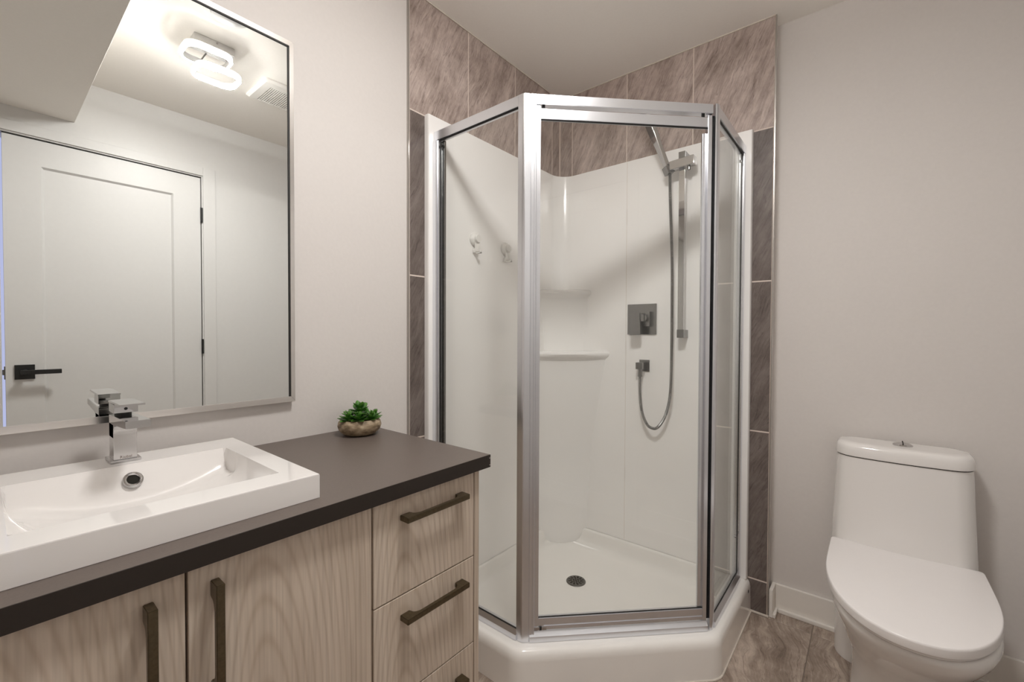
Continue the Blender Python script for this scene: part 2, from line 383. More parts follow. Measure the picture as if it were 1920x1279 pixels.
# leaf with a sunk panel: frame members and the panel behind
box(bm, fx, fx+DT, y0, py0, .008, 2.0425); box(bm, fx, fx+DT, py1, y1, .008, 2.0425)
box(bm, fx, fx+DT, py0, py1, .008, pz0); box(bm, fx, fx+DT, py0, py1, pz1, 2.0425)
a = [(py0, pz0), (py1, pz0), (py1, pz1), (py0, pz1)]
t = bmesh.new(); A = [t.verts.new((fx, y, z)) for y, z in a]
B = [t.verts.new((fx+.0115, y, z)) for y, z in ((py0+.009, pz0+.009), (py1-.009, pz0+.009), (py1-.009, pz1-.009), (py0+.009, pz1-.009))]
t.faces.new(B)
for i in range(4): t.faces.new((A[i], A[(i+1) % 4], B[(i+1) % 4], B[i]))
merge(bm, t); box(bm, fx+.012, fx+DT, py0, py1, pz0, pz1)
door = struct(obj('door_1', bm, M_doorp, smooth=False), 'white one-panel door reflected in the mirror')
bm = NB(); box(bm, fx-.008, fx, -1.892, -1.827, .908, .976, .001)
cyl(bm, (fx-.006, -1.859, .942), (fx-.05, -1.859, .942), .012)
box(bm, fx-.062, fx-.045, -1.875, -1.742, .932, .953, .002)
hd = obj('door_handle', bm, M_black, door); hd['label'] = 'black square lever handle'
for z in (1.782, 1.005, .25):
    bm = NB(); cyl(bm, (fx-.008, -1.1505, z), (fx-.008, -1.1505, z+.086), .006, 12)
    box(bm, fx-.009, fx+.006, -1.1535, -1.147, z, z+.086); hh = obj('hinge', bm, M_black, door); hh['label'] = 'black hinge'
bm = NB(); box(bm, fx+.01, fx+.03, y0-.004, y0, .91, .97, .001); box(bm, fx+.016, fx+.026, y0-.0095, y0, .93, .955, .002)
hh = obj('latch', bm, M_nickel, door)
# jambs, and a black filler painting the shade in the door gap
bm = NB(); box(bm, XR-.0005, XR+T, DY0-.0115, DY0-.0045, 0, DZ+.0115); box(bm, XR-.0005, XR+T, DY1+.0005, DY1+.0115, 0, DZ+.0115)
box(bm, XR-.0005, XR+T, DY0-.0045, DY1+.0005, DZ, DZ+.0115)
struct(obj('trim_7', bm, M_doorp), 'white door jamb')
bm = NB(); box(bm, fx+.008, fx+DT, y1+.0003, DY1+.0003, 0, DZ-.0003); box(bm, fx+.008, fx+DT, DY0+.006, DY1, 2.0428, DZ-.0003)
struct(obj('trim_8', bm, M_black), 'black filler standing in for the shade in the door gap')
bm = NB()
box(bm, XR-.011, XR-.0006, DY1+.006, DY1+.069, 0, DZ+.054, .002); box(bm, XR-.011, XR-.0006, DY0-.072, DY0-.009, 0, DZ+.054, .002)
box(bm, XR-.0105, XR-.0006, DY0-.009, DY1+.006, DZ+.006, DZ+.054, .002)
struct(obj('trim_9', bm, M_doorp), 'flat white door casing')

# ------------------------------------------------------------ ceiling fixtures
t = empty('ceiling_light', (.96, -1.33, H)); tag(t, 'lit ceiling lamp with two overlapping glowing rounded rings, in the mirror', 'ceiling light')
bm = NB(); box(bm, .905, .985, -1.412, -1.262, H-.034, H-.0005, .002); o = obj('mounting_plate', bm, M_silver, t); o['label'] = 'brushed silver mounting box'
bm = NB(); cyl(bm, (.904, -1.330, H-.010), (.9025, -1.330, H-.010), .004, 12); obj('screw', bm, M_chrome, t)
def ring(cx, cy, hx, hy, z, r):
    w = .011; n = 8
    out = rrect(cx-hx, cx+hx, cy-hy, cy+hy, r, n); inn = rrect(cx-hx+w, cx+hx-w, cy-hy+w, cy+hy-w, r-w, n)
    in2 = rrect(cx-hx+w+.002, cx+hx-w-.002, cy-hy+w+.002, cy+hy-w-.002, r-w-.002, n)
    bm = NB(); h = .026
    mid = lambda a, b, f: [(p[0]*(1-f)+q[0]*f, p[1]*(1-f)+q[1]*f) for p, q in zip(a, b)]
    rings = [[(x, y, z+h) for x, y in inn], [(x, y, z+h) for x, y in mid(out, inn, .15)], [(x, y, z+h-.004) for x, y in out], [(x, y, z+.004) for x, y in out],
             [(x, y, z) for x, y in mid(out, inn, .25)], [(x, y, z) for x, y in inn]]
    loft(bm, rings, False, False); o = obj('light_ring', bm, M_led, t); o['label'] = 'glowing white acrylic band'
    o.data.materials.append(M_led2); o.data.materials.append(M_white)
    for p in o.data.polygons:
        if p.center.z < z+.0035 and abs(p.normal.z) > .3: p.material_index = 1
        if p.center.z > z+h-.003: p.material_index = 2
    bm = NB(); loft(bm, [[(x, y, z+.0005) for x, y in inn], [(x, y, z+h-.0005) for x, y in inn], [(x, y, z+h-.0005) for x, y in in2], [(x, y, z+.0005) for x, y in in2], [(x, y, z+.0005) for x, y in inn]], False, False)
    k = obj('ring_liner', bm, M_silver, o); k['label'] = 'silver inner band'
ring(.930, -1.362, .078, .088, H-.082, .05)
ring(1.012, -1.300, .076, .088, H-.106, .05)
for p, q, r_ in (((.93, -1.30, H-.034), (.93, -1.279, H-.06), .004), ((.975, -1.35, H-.034), (1.0, -1.382, H-.095), .003)):
    bm = NB(); cyl(bm, p, q, r_, 10); obj('stem', bm, M_nickel, t)

t = empty('exhaust_vent', (1.14, -.985, H)); tag(t, 'white square slatted exhaust fan cover on the ceiling, in the mirror', 'vent')
bm = NB(); loft(bm, [[(x, y, z) for x, y in rrect(1.018+d, 1.268-d, -1.093+d, -.845-d, .012, 4)] for z, d in ((H-.0005, 0), (H-.008, 0), (H-.016, .012))], False, False)
bx = (1.075, 1.245, -1.045, -.895)
loft(bm, [[(x, y, H-.016) for x, y in rrect(1.03, 1.256, -1.081, -.857, .012, 4)], [(x, y, H-.016) for x, y in rrect(*bx, .002, 4)], [(x, y, H-.004) for x, y in rrect(*bx, .002, 4)]], False, False)
obj('vent_cover', bm, M_vent, t)
bm = NB(); box(bm, bx[0], bx[1], bx[2], bx[3], H-.004, H-.001); obj('vent_backing', bm, M_hole, t)
for i in range(15):
    y = bx[2]+.004+i*.0102
    bm = NB(); box(bm, bx[0], bx[1], y, y+.0058, H-.015, H-.009); obj('slat', bm, M_vent, t)
t = empty('smoke_detector', (.667, -1.364, H)); tag(t, 'round white domed detector on the ceiling, cut off by the mirror top', 'smoke detector')
Tm = Matrix.Translation((.667, -1.364, H)) @ Matrix.Rotation(math.pi, 4, 'X')
bm = NB(); lathe(bm, [(0, 0.0005), (.084, .0005), (.084, .006), (.078, .014), (.062, .018), (.058, .018)], 48, Tm); obj('detector_rim', bm, M_det, t)
bm = NB(); lathe(bm, [(.058, .018), (.054, .026), (.04, .033), (.02, .037), (0.0, .038)], 48, Tm); obj('detector_dome', bm, M_lens, t)

# ------------------------------------------------------------ mirror
MY1, MY0, MZ0, MZ1 = -1.4093, -2.22, .933, 1.9678
mr_ = empty('wall_mirror', (0, (MY0+MY1)/2, MZ0)); tag(mr_, 'large rectangular wall mirror in a thin silver frame above the sink', 'mirror')
FWD = .0155
def fr_piece(bm, p):
    t_ = bmesh.new(); X0, X1 = -.0088, .014
    a = [t_.verts.new((X0, y, z)) for y, z in p]; b = [t_.verts.new((X1, y, z)) for y, z in p]
    t_.faces.new(a[::-1]); t_.faces.new(b)
    for i in range(4): t_.faces.new((a[i], a[(i+1) % 4], b[(i+1) % 4], b[i]))
    bmesh.ops.recalc_face_normals(t_, faces=t_.faces[:]); bmesh.ops.bevel(t_, geom=t_.edges[:], offset=.0012, segments=2, affect='EDGES'); merge(bm, t_)
w = FWD; g = .0004
o4 = [(MY0, MZ0), (MY1, MZ0), (MY1, MZ1), (MY0, MZ1)]; i4 = [(MY0+w, MZ0+w), (MY1-w, MZ0+w), (MY1-w, MZ1-w), (MY0+w, MZ1-w)]
wr = .0125
i4 = [(MY0+wr, MZ0+w), (MY1-wr, MZ0+w), (MY1-wr, MZ1-w), (MY0+wr, MZ1-w)]
for i in range(4):
    bm = NB(); fr_piece(bm, [o4[i], o4[(i+1) % 4], i4[(i+1) % 4], i4[i]]); obj('frame_rail', bm, M_frame, mr_)
bm = NB(); box(bm, .0095, .0115, MY0+wr, MY1-wr, MZ0+w, MZ1-w); o = obj('mirror_glass', bm, M_mirror, mr_, False); o['label'] = 'reflecting glass'
bm = NB()
for b in ((MY1-wr-.0048, MY1-wr+.0002, MZ0+w, MZ1-w), (MY0+wr, MY1-wr, MZ1-w-.0040, MZ1-w+.0002)): box(bm, .0113, .0135, *b)
o = obj('gasket', bm, M_rubber, mr_)

# ------------------------------------------------------------ vanity
VX = .53; VY1 = -1.1745; VY0 = -2.36; VZT = .7855
t = empty('vanity_cabinet', (.26, -1.75, 0)); tag(t, 'light greige wood grain vanity cabinet with doors and drawers', 'cabinet')
def wood(o, off): return uvproj(o, lambda c: (c.y if abs(o_nx) else c.x, c.z), off)
def wbox(name, b, parent, off, bev=.0008, ucoord='y'):
    bm = NB(); box(bm, *b, bev=bev, seg=1); o = obj(name, bm, M_wood, parent)
    return uvproj(o, (lambda c: (c.y+c.x*.9, c.z)) if ucoord == 'y' else (lambda c: (c.x, c.z)), off)
wbox('side_panel', (.0, VX, VY1-.0165, VY1, .0, VZT), t, (3.1, .4))
wbox('side_panel', (.0, VX-.019, VY0, VY0+.016, .0, VZT), t, (5.1, .4))
bm = NB(); box(bm, .0, VX-.032, VY0+.017, VY1-.0168, .09, .762); box(bm, 0, VX-.09, VY0+.017, VY1-.0168, 0, .09)
o = obj('carcass', bm, M_carc, t); o['label'] = 'dark inner carcass'
YD = -1.4885                                 # seam between drawers and doors
fr0 = VX-.020
def handle_h(yc, z, ln, parent):
    """horizontal pull: a bar with two wide feet curving into it"""
    a, b = yc-ln/2, yc+ln/2; X0 = VX; X1 = VX+.028
    P = [(X0, a), (X1, a), (X1, b), (X0, b), (X0, b-.024)]
    for k in range(6):
        f = k/5; P.append((X0+.006+(X1-.009-X0-.006)*math.sin(f*math.pi/2), b-.024-.016*(1-math.cos(f*math.pi/2))))
    for k in range(6):
        f = 1-k/5; P.append((X0+.006+(X1-.009-X0-.006)*math.sin(f*math.pi/2), a+.024+.016*(1-math.cos(f*math.pi/2))))
    P.append((X0, a+.024))
    bm = NB(); prism(bm, P, z-.006, z+.006, .001); return bm
def handle_v(y, z0, z1, parent):
    bm = handle_h(0, 0, z1-z0, None)
    bmesh.ops.transform(bm, matrix=Matrix.Translation((0, y, (z0+z1)/2)) @ Matrix(((1, 0, 0, 0), (0, 0, -1, 0), (0, 1, 0, 0), (0, 0, 0, 1))), verts=bm.verts); return bm
zs = [(.5645, VZT-.002), (.3405, .5615), (.1, .3375)]
for i, (z0, z1) in enumerate(zs):
    d = wbox('drawer', (fr0, VX, YD+.0022, VY1-.0195, z0, z1), t, (1.405-VX*.9, -(.30, .12, -.1)[i]))
    hz = (.737, .518, .278)[i]
    h = obj('handle', handle_h(-1.328, hz-.003, .186, d), M_bronze, d); h['label'] = 'dark bronze bar pull'
for i, (a, b) in enumerate(((-1.8005, YD-.0022), (-2.113, -1.8045), (VY0+.001, -2.117))):
    d = wbox('cabinet_door', (fr0, VX, a, b, .1, VZT-.002), t, ((1.69, 2.02, 2.25)[i]-VX*.9, -(.34, .2, .3)[i]))
    if i < 2:
        y = (-1.7665, -1.8475)[i]
        h = obj('handle', handle_v(y, .572, .752, d), M_bronze, d); h['label'] = 'dark bronze vertical bar pull'

bm = NB(); oc = [(-.0085, VY0-.02), (.549, VY0-.02), (.549, -1.1532), (-.0085, -1.1532)]; ic = [(.062, -2.012), (.490, -2.012), (.490, -1.594), (.062, -1.594)]
loft(bm, [[(x, y, z) for x, y in P_] for P_, z in ((ic, .7858), (oc, .7858), (oc, CZ), (ic, CZ), (ic, .7858))], False, False); bmesh.ops.remove_doubles(bm, verts=bm.verts, dist=1e-5)
ct = obj('countertop', bm, M_count); tag(ct, 'dark brown laminate countertop on the wooden vanity', 'countertop')
bm = NB(); box(bm, .5490, .5500, VY0-.02, -1.1522, .7857, CZ-.0002, .0003, 1); box(bm, -.0085, .5489, -1.1532, -1.1522, .7857, CZ-.0002, .0003, 1)
o = obj('edge_band', bm, M_edge, ct); o['label'] = 'darker edge strip of the countertop'
bm = NB()
for z in (.793, .811): lathe(bm, [(0, 0), (.0035, 0), (.003, .0012), (0, .0014)], 10, Matrix.Translation((.5485, -1.1550, z)) @ Matrix.Rotation(math.radians(70), 4, 'Y'))
o = obj('edge_chip', bm, M_core, ct); o['label'] = 'small pale chips at the corner'

# ------------------------------------------------------------ sink
SX0, SX1, SY1, SY0, SZ = .053, .501, -1.584, -2.022, .865
IX0, IX1, IY1, IY0 = .150, .438, -1.632, -1.974
def basin_depth(x, y):
    u = (y-(IY0+IY1)/2)/((IY1-IY0)/2); v = (x-IX0)/(IX1-IX0)       # u -1..1, v 0..1
    v = max(0, min(1, v)); u = max(-1, min(1, u))
    r = math.sqrt(u*u+(v/.94)**2); d0 = .044
    if r < 1: d = d0+.036*(1-r*r)
    else:
        t_ = min(1/max(abs(u), 1e-6), 1/max(v, 1e-6)); rm = r*t_
        k = min(1, (r-1)/max(rm-1, .012)); d = d0*(1-k)**1.15+.004
    back = .004+v*(IX1-IX0)*2.1; h_ = max(0, .02-abs(d-back))/.02
    d = min(d, back)-h_*h_*.02*.25
    return d
bm = NB(); nx, ny = 60, 64
xs = [IX0+(IX1-IX0)*i/nx for i in range(nx+1)]; ys = [IY0+(IY1-IY0)*j/ny for j in range(ny+1)]
DD = [[basin_depth(x, y) if 0 < i < nx and 0 < j < ny else 0 for j, y in enumerate(ys)] for i, x in enumerate(xs)]
for _ in range(12):
    D2 = [r_[:] for r_ in DD]
    for i in range(2, nx-1):
        for j in range(2, ny-1): D2[i][j] = (DD[i][j]*2+DD[i-1][j]+DD[i+1][j]+DD[i][j-1]+DD[i][j+1])/6
    DD = D2
grid = [[bm.verts.new((x, y, SZ-DD[i][j])) for j, y in enumerate(ys)] for i, x in enumerate(xs)]
for i in range(nx):
    for j in range(ny): bm.faces.new((grid[i][j], grid[i+1][j], grid[i+1][j+1], grid[i][j+1]))
# rim top: quads between the inner rectangle and the outer, then the sides with a small round-over
per = [grid[i][0] for i in range(nx)]+[grid[nx][j] for j in range(ny)]+[grid[i][ny] for i in range(nx, 0, -1)]+[grid[0][j] for j in range(ny, 0, -1)]
def outer(v, ins, z):
    x, y = v.co.x, v.co.y; cx, cy = (IX0+IX1)/2, (IY0+IY1)/2
    fx_ = (x-IX0)/(IX1-IX0); fy_ = (y-IY0)/(IY1-IY0)
    X = SX0+ins+(SX1-SX0-2*ins)*fx_; Y = SY0+ins+(SY1-SY0-2*ins)*fy_
    return (X, Y, z)
prev = per
for ins, z in ((.003, SZ), (.001, SZ-.0008), (0, SZ-.003), (0, CZ+.0006), (.014, CZ+.0006), (.02, .767)):
    cur = [bm.verts.new(outer(v, ins, z)) for v in per]
    for k in range(len(per)): bm.faces.new((prev[k], prev[(k+1) % len(per)], cur[(k+1) % len(per)], cur[k]))
    prev = cur
bm.faces.new(prev)
sk = obj('sink', bm, M_porc, ang=28); tag(sk, 'square white ceramic drop-in sink with a thick raised rim', 'sink')
dz = SZ-basin_depth(.163, -1.803)
n_ = Vector((.80, 0, .6)).normalized()
Om = Matrix.Translation((.1675, -1.8005, .8365)) @ n_.to_track_quat('Z', 'Y').to_matrix().to_4x4()
bm = NB(); lathe(bm, [(.0095, -.006), (.0095, .001), (.0105, .0024), (.0125, .0028), (.0128, .0018), (.0150, .0016), (.0162, .0008), (.0165, -.003)], 40, Om)
o = obj('overflow_ring', bm, M_chrome, sk); o['label'] = 'chrome overflow ring'
bm = NB(); lathe(bm, [(0, -.0008), (.0096, -.0008)], 30, Om); obj('overflow_hole', bm, M_hole, o)
bm = NB(); zf = SZ-basin_depth(.27, -1.803)+.001
lathe(bm, [(0, .006), (.022, .006), (.030, .003), (.033, .0)], 32, Matrix.Translation((.27, -1.803, zf))); obj('sink_drain', bm, M_chrome, sk)

# faucet
t = empty('faucet', (.095, -1.8035, SZ)); tag(t, 'square chrome single-lever faucet on the sink rim', 'faucet')
FY0, FY1 = -1.8225, -1.7850
bm = NB(); box(bm, .062, .124, -1.828, -1.779, SZ+.0003, SZ+.005, .0008); obj('base_plate', bm, M_chrome, t)
bm = NB(); box(bm, .074, .1185, FY0, FY1, SZ+.005, .944, .0008)
bd = obj('faucet_body', bm, M_chrome, t)
bm = NB(); t2 = [(.074, .960), (.238, .966), (.238, .9515), (.134, .945), (.124, .941), (.1192, .933), (.1186, .925), (.1186, .915), (.074, .915)]
prism(bm, [(p[0], p[1]) for p in t2], FY0, FY1, .0006)
bmesh.ops.transform(bm, matrix=Matrix(((1, 0, 0, 0), (0, 0, 1, 0), (0, 1, 0, 0), (0, 0, 0, 1))), verts=bm.verts)
obj('spout', bm, M_chrome, t)
bm = NB(); lathe(bm, [(.014, .959), (.014, .969)], 24, Matrix.Translation((.100, -1.804, 0)), True, True); obj('cartridge', bm, M_black, t)
bm = NB(); box(bm, .076, .128, FY0-.0005, FY1+.0005, .9675, .986, .0008)
prism(bm, [(.074, .986), (.190, .9885), (.190, .992), (.074, .990)], FY0-.001, FY1+.001, .0005, Matrix(((1, 0, 0, 0), (0, 0, 1, 0), (0, 1, 0, 0), (0, 0, 0, 1))))
hl = obj('lever_handle', bm, M_chrome, t)
bm = NB(); lathe(bm, [(0, .0009), (.0026, .0009), (.003, 0)], 16, Matrix.Translation((.128, -1.804, .976)) @ Matrix.Rotation(math.pi/2, 4, 'Y')); obj('temperature_mark', bm, M_black, hl)
tx = bpy.data.curves.new('lettering', 'FONT'); tx.body = 'Riobel'; tx.size = .0076; tx.extrude = .0002; tx.align_x = 'CENTER'
to = bpy.data.objects.new('lettering_source', tx); COL.objects.link(to)
bpy.context.view_layer.update()
me = bpy.data.meshes.new_from_object(to.evaluated_get(bpy.context.evaluated_depsgraph_get())); bpy.data.objects.remove(to)
me.transform(Matrix(((0, 0, 1, .1187), (1, 0, 0, -1.8030), (0, 1, 0, .8725), (0, 0, 0, 1))))
o = finish('lettering', me, M_text, bd, False); o['label'] = 'small dark maker lettering'

# ------------------------------------------------------------ plant
px_, py_ = .084, -1.245
t = empty('potted_succulent', (px_, py_, CZ)); tag(t, 'small green succulent in a round brown stone pot on the countertop corner', 'potted plant')
bm = NB(); lathe(bm, [(0, .0005), (.036, .0005), (.050, .005), (.0615, .017), (.0645, .029), (.062, .040), (.0565, .047), (.052, .0485), (.049, .047), (.048, .040)], 48, Matrix.Translation((px_, py_, CZ)))
for v in bm.verts: v.co += Vector((math.sin(v.co.y*90)*.0008, math.cos(v.co.z*110+v.co.x*60)*.0008, 0)) if v.co.z > CZ+.002 else Vector()
obj('pot', bm, M_pot, t)
bm = NB(); lathe(bm, [(0, .044), (.0485, .042)], 24, Matrix.Translation((px_, py_, CZ))); obj('soil', bm, M_soil, t)
def leaf(ln, wd_, th, az, el, base, curl):
    bm = NB(); rings = []; n = 9; m = 10
    for i in range(n):
        f = i/(n-1); wv = wd_*math.sin(math.pi*min(1, (f*.86+.14))**1.25)**.75*(1 if f < 1 else 0)+.0004
        x = ln*f; zc_ = curl*ln*f*f*.5
        rings.append([(x, wv*math.cos(2*math.pi*k/m), zc_+(th*(1-.6*f)*math.sin(2*math.pi*k/m))+(abs(math.cos(2*math.pi*k/m))**2)*wv*.35) for k in range(m)])
    loft(bm, rings); bmesh.ops.recalc_face_normals(bm, faces=bm.faces[:])
    uvs = {v: (v.co.x/ln, v.co.y) for v in bm.verts}
    Mx = Matrix.Translation(base) @ Matrix.Rotation(az, 4, 'Z') @ Matrix.Rotation(-el, 4, 'Y')
    me = bpy.data.meshes.new('leaf'); bm.to_mesh(me); bm.free(); uvl = me.uv_layers.new(name='UVMap')
    for l in me.loops:
        c = me.vertices[l.vertex_index].co; uvl.data[l.index].uv = (c.x/ln*.8, c.y*20)
    me.transform(Mx); return finish('leaf', me, M_leaf, t, True, 60)
rd = random.Random(3)
def rosette(cx_, cy_, cz_, sc, n0, tilt=0):
    for tier, (n, el, ln) in enumerate(((n0, 4, .030), (n0-1, 20, .026), (n0-2, 42, .020), (2, 70, .013))):
        for k in range(n):
            az = 2*math.pi*(k+tier*.45)/n+rd.uniform(-.2, .2)
            leaf(ln*sc*rd.uniform(.9, 1.1), .0085*sc*(1-.12*tier), .0016, az, math.radians(el+rd.uniform(-7, 7)), (cx_, cy_, cz_+tier*.005*sc), rd.uniform(.1, .5))
rosette(px_, py_, CZ+.060, 1.5, 6)
for ax_, ay_, sc_ in ((.030, -.022, 1.0), (-.018, .030, 1.0), (.004, -.042, .95), (.038, .016, .95), (-.030, -.018, .9), (.016, .042, .9)): rosette(px_+ax_, py_+ay_, CZ+.047, sc_*1.08, 5)

# ------------------------------------------------------------ shower base
def pent(d, e, r, z, n=8):
    a = .945-d; c = 1.412-d*1.4142; P = [(e, -e), (a, -e), (a, a-c), (c-a, -a), (e, -a)]
    Rr = [min(r, .08) if e > .01 else .0, .0 if e <= .01 else r*.6, r, r, .0 if e <= .01 else r*.6]
    return [(x, y, z) for x, y in roundpoly([Vector(p) for p in P], Rr, n)]
E0 = .001
bm = NB()
seq = [(.0, E0, .075, 0.0005), (.002, E0, .075, .100), (.005, E0, .075, .116), (.011, E0, .075, .127), (.020, E0, .07, .1325), (.030, E0, .065, .1335),
       (.095, .024, .05, .1330), (.103, .030, .05, .130), (.108, .034, .05, .122), (.114, .038, .055, .100), (.124, .046, .06, .080), (.142, .060, .075, .066), (.175, .09, .09, .058), (.23, .14, .1, .054), (.29, .19, .08, .052)]
rings = []
for s_ in seq: rings.append(pent(*s_))
vs = [[bm.verts.new(p) for p in r] for r in rings]; n = len(rings[0])
for a, b in zip(vs, vs[1:]):
    for i in range(n):
        q = [a[i], a[(i+1) % n], b[(i+1) % n], b[i]]
        try: bm.faces.new(q)
        except ValueError: pass
dr = (.328, -.349)
cv = [bm.verts.new((dr[0]+.038*math.cos(2*math.pi*i/n), dr[1]+.038*math.sin(2*math.pi*i/n), .0495)) for i in range(n)]
# order the drain circle like the last ring
last = vs[-1]; a0 = math.atan2(last[0].co.y-dr[1], last[0].co.x-dr[0])
sg = 1 if sum((last[i].co.x-dr[0])*(last[(i+1) % n].co.y-dr[1])-(last[(i+1) % n].co.x-dr[0])*(last[i].co.y-dr[1]) for i in range(n)) > 0 else -1
for i in range(n):
    an = math.atan2(last[i].co.y-dr[1], last[i].co.x-dr[0]); cv[i].co = (dr[0]+.038*math.cos(an), dr[1]+.038*math.sin(an), .0495)
for i in range(n): bm.faces.new((last[i], last[(i+1) % n], cv[(i+1) % n], cv[i]))
bm.faces.new(cv); bm.faces.new(vs[0][::-1])
bmesh.ops.remove_doubles(bm, verts=bm.verts, dist=1e-5)
sb = obj('shower_tray', bm, M_tray, ang=50); tag(sb, 'white neo-angle acrylic shower tray with a rounded curb on the floor', 'shower base')
bm = NB(); Dm = Matrix.Translation((dr[0], dr[1], .0497))
lathe(bm, [(.036, .004), (.0405, .0035), (.0425, .001), (.0425, 0)], 40, Dm)
# perforated plate: the disc with holes drawn as dark discs sunk in it
lathe(bm, [(0, .0038), (.036, .004)], 40, Dm)
dn = obj('shower_drain', bm, M_drain, sb); dn['label'] = 'round perforated metal drain grate'
bm = NB()
for rr, nn in ((0, 1), (.0115, 6), (.0225, 12), (.0315, 12)):
    if rr == .0315: continue
    for k in range(nn):
        a = 2*math.pi*k/nn+.2; lathe(bm, [(0, .0043), (.0042, .0043), (.0043, .0036)], 12, Matrix.Translation((dr[0]+rr*math.cos(a), dr[1]+rr*math.sin(a), .0497)))
for k in range(12):
    a = 2*math.pi*(k+.5)/12; lathe(bm, [(0, .0044), (.0036, .0044), (.0037, .0036)], 12, Matrix.Translation((dr[0]+.0305*math.cos(a), dr[1]+.0305*math.sin(a), .0497)))
obj('drain_holes', bm, M_hole, dn)
bm = NB(); lathe(bm, [(0, .0006), (.006, .0006), (.007, 0)], 20, Matrix.Translation((.9434, -.040, .098)) @ Matrix.Rotation(math.pi/2, 4, 'Y')); o = obj('screw_hole', bm, M_hole, sb); o['label'] = 'small dark hole in the curb side'
bm = NB(); tube(bm, [(x, y, .002) for x, y, z in pent(-.001, E0, .075, 0)][9:-9], .0035, 8); o = obj('caulk_bead', bm, M_caulk, sb)

# ------------------------------------------------------------ shower surround
SZ0, SZ1 = .1345, 1.953
Rc = .085; e = SURF
inner = [(e, -.917), (e, -e-Rc)]+[(e+Rc-Rc*math.cos(a), -e-Rc+Rc*math.sin(a)) for a in [math.pi/2*k/12 for k in range(1, 12)]]+[(e+Rc, -e), (.929, -e)]
P = [(.0008, -.921), (e-.006, -.921)]+inner[:-1]+[(.929, -e), (.933, -e+.006), (.933, -.0008), (.0008, -.0008)]
bm = NB(); prism(bm, P, SZ0, SZ1)
su = obj('shower_surround', bm, M_acryl, ang=40); tag(su, 'glossy white acrylic shower wall panels lining the tiled corner', 'shower surround')
def shelf(bm, spec):
    rings = []
    for (ee, z, blg) in spec:
        a = Vector((ee, -e+.003)); b = Vector((e-.003, -ee)); pts = []
        d = (b-a); nrm = Vector((1, -1)).normalized()
        for k in range(13):
            f = k/12; p = a+d*f+nrm*blg*math.sin(math.pi*f)**.6; pts.append((p.x, p.y, z))
        pts.append((e-.003, -e+.003, z)); rings.append(pts)
    loft(bm, rings, True, True)
bm = NB(); shelf(bm, [(.19, .062, 0), (.20, .30, 0), (.225, .60, .0), (.285, .95, .0), (.292, 1.000, .001), (.301, 1.012, .006), (.312, 1.020, .012), (.317, 1.031, .015), (.314, 1.041, .013), (.304, 1.047, .007), (.285, 1.047, -.002), (.20, 1.042, -.006)])
o = obj('corner_shelf', bm, M_acryl, su, ang=50); o['label'] = 'lower moulded corner shelf'
bm = NB(); shelf(bm, [(.170, 1.039, 0), (.172, 1.07, 0), (.190, 1.25, 0), (.194, 1.310, .001), (.201, 1.322, .006), (.210, 1.330, .011), (.213, 1.340, .013), (.209, 1.350, .010), (.200, 1.355, .004), (.18, 1.354, -.003), (.10, 1.350, -.004)])
o = obj('corner_shelf', bm, M_acryl, su, ang=50); o['label'] = 'upper moulded corner shelf'
bm = NB(); box(bm, .3985, .4, -e-.0003, -e+.001, .14, SZ1-.002); obj('panel_seam', bm, M_caulk, su)

# ------------------------------------------------------------ shower enclosure
t = empty('shower_enclosure', (.67, -.66, .134)); tag(t, 'neo-angle shower enclosure of clear glass in a bright silver metal frame', 'shower enclosure')
ZC, ZT = .1342, 1.892
PL = Vector((.445, -.8815)); PR = Vector((.897, -.430)); dd = (PR-PL).normalized(); no = Vector((dd.y, -dd.x)); LEN = (PR-PL).length
def plan(s, n_): p = PL+dd*s+no*n_; return (p.x, p.y)
def dbar(bm, s0, s1, n0, n1, z0, z1, bev=.0012):
    prism(bm, [plan(s0, n0), plan(s1, n0), plan(s1, n1), plan(s0, n1)], z0, z1, bev)
def stack(bm, zz, prof):
    """rail section: list of (z0, z1, half thickness) steps"""
# wall jambs
bm = NB(); box(bm, e+.0008, e+.028, PL.y-.013, PL.y+.013, ZC, ZT-.036, .002); box(bm, e+.0005, e+.022, PL.y-.018, PL.y-.013, ZC, ZT-.036, .001); obj('wall_jamb', bm, M_alu, t)
bm = NB(); box(bm, PR.x-.013, PR.x+.013, -e-.028, -e-.0008, ZC, ZT-.036, .002); obj('wall_jamb', bm, M_alu, t)
# header rails (left, door, right)
bm = NB(); box(bm, e+.0009, PL.x-.012, PL.y-.013, PL.y+.013, ZT-.034, ZT, .0015); obj('header_rail', bm, M_alu, t)
bm = NB(); dbar(bm, .038, LEN-.012, -.013, .014, ZT-.031, ZT, .0015); obj('header_rail', bm, M_alu, t)
bm = NB(); box(bm, PR.x-.013, PR.x+.013, PR.y+.012, -e-.0009, ZT-.034, ZT, .0015); obj('header_rail', bm, M_alu, t)
# sills
def sill_profile(bm, mk, s0, s1):
    Pp = [(-.014, 0), (.018, 0), (.018, .018), (.010, .027), (.008, .031), (-.008, .031), (-.014, .02)]
    r0 = [(*mk(s0, q), ZC+.0004+z) for q, z in Pp]; r1 = [(*mk(s1, q), ZC+.0004+z) for q, z in Pp]; loft(bm, [r0, r1])
bm = NB(); sill_profile(bm, lambda s, q: (s, PL.y-q), e+.028, PL.x-.012); obj('sill_rail', bm, M_alu, t, ang=20)
bm = NB(); sill_profile(bm, lambda s, q: plan(s, q), .022, LEN-.012); obj('sill_rail', bm, M_alu, t, ang=20)
bm = NB(); sill_profile(bm, lambda s, q: (PR.x+q, s), PR.y+.012, -e-.028); obj('sill_rail', bm, M_alu, t, ang=20)
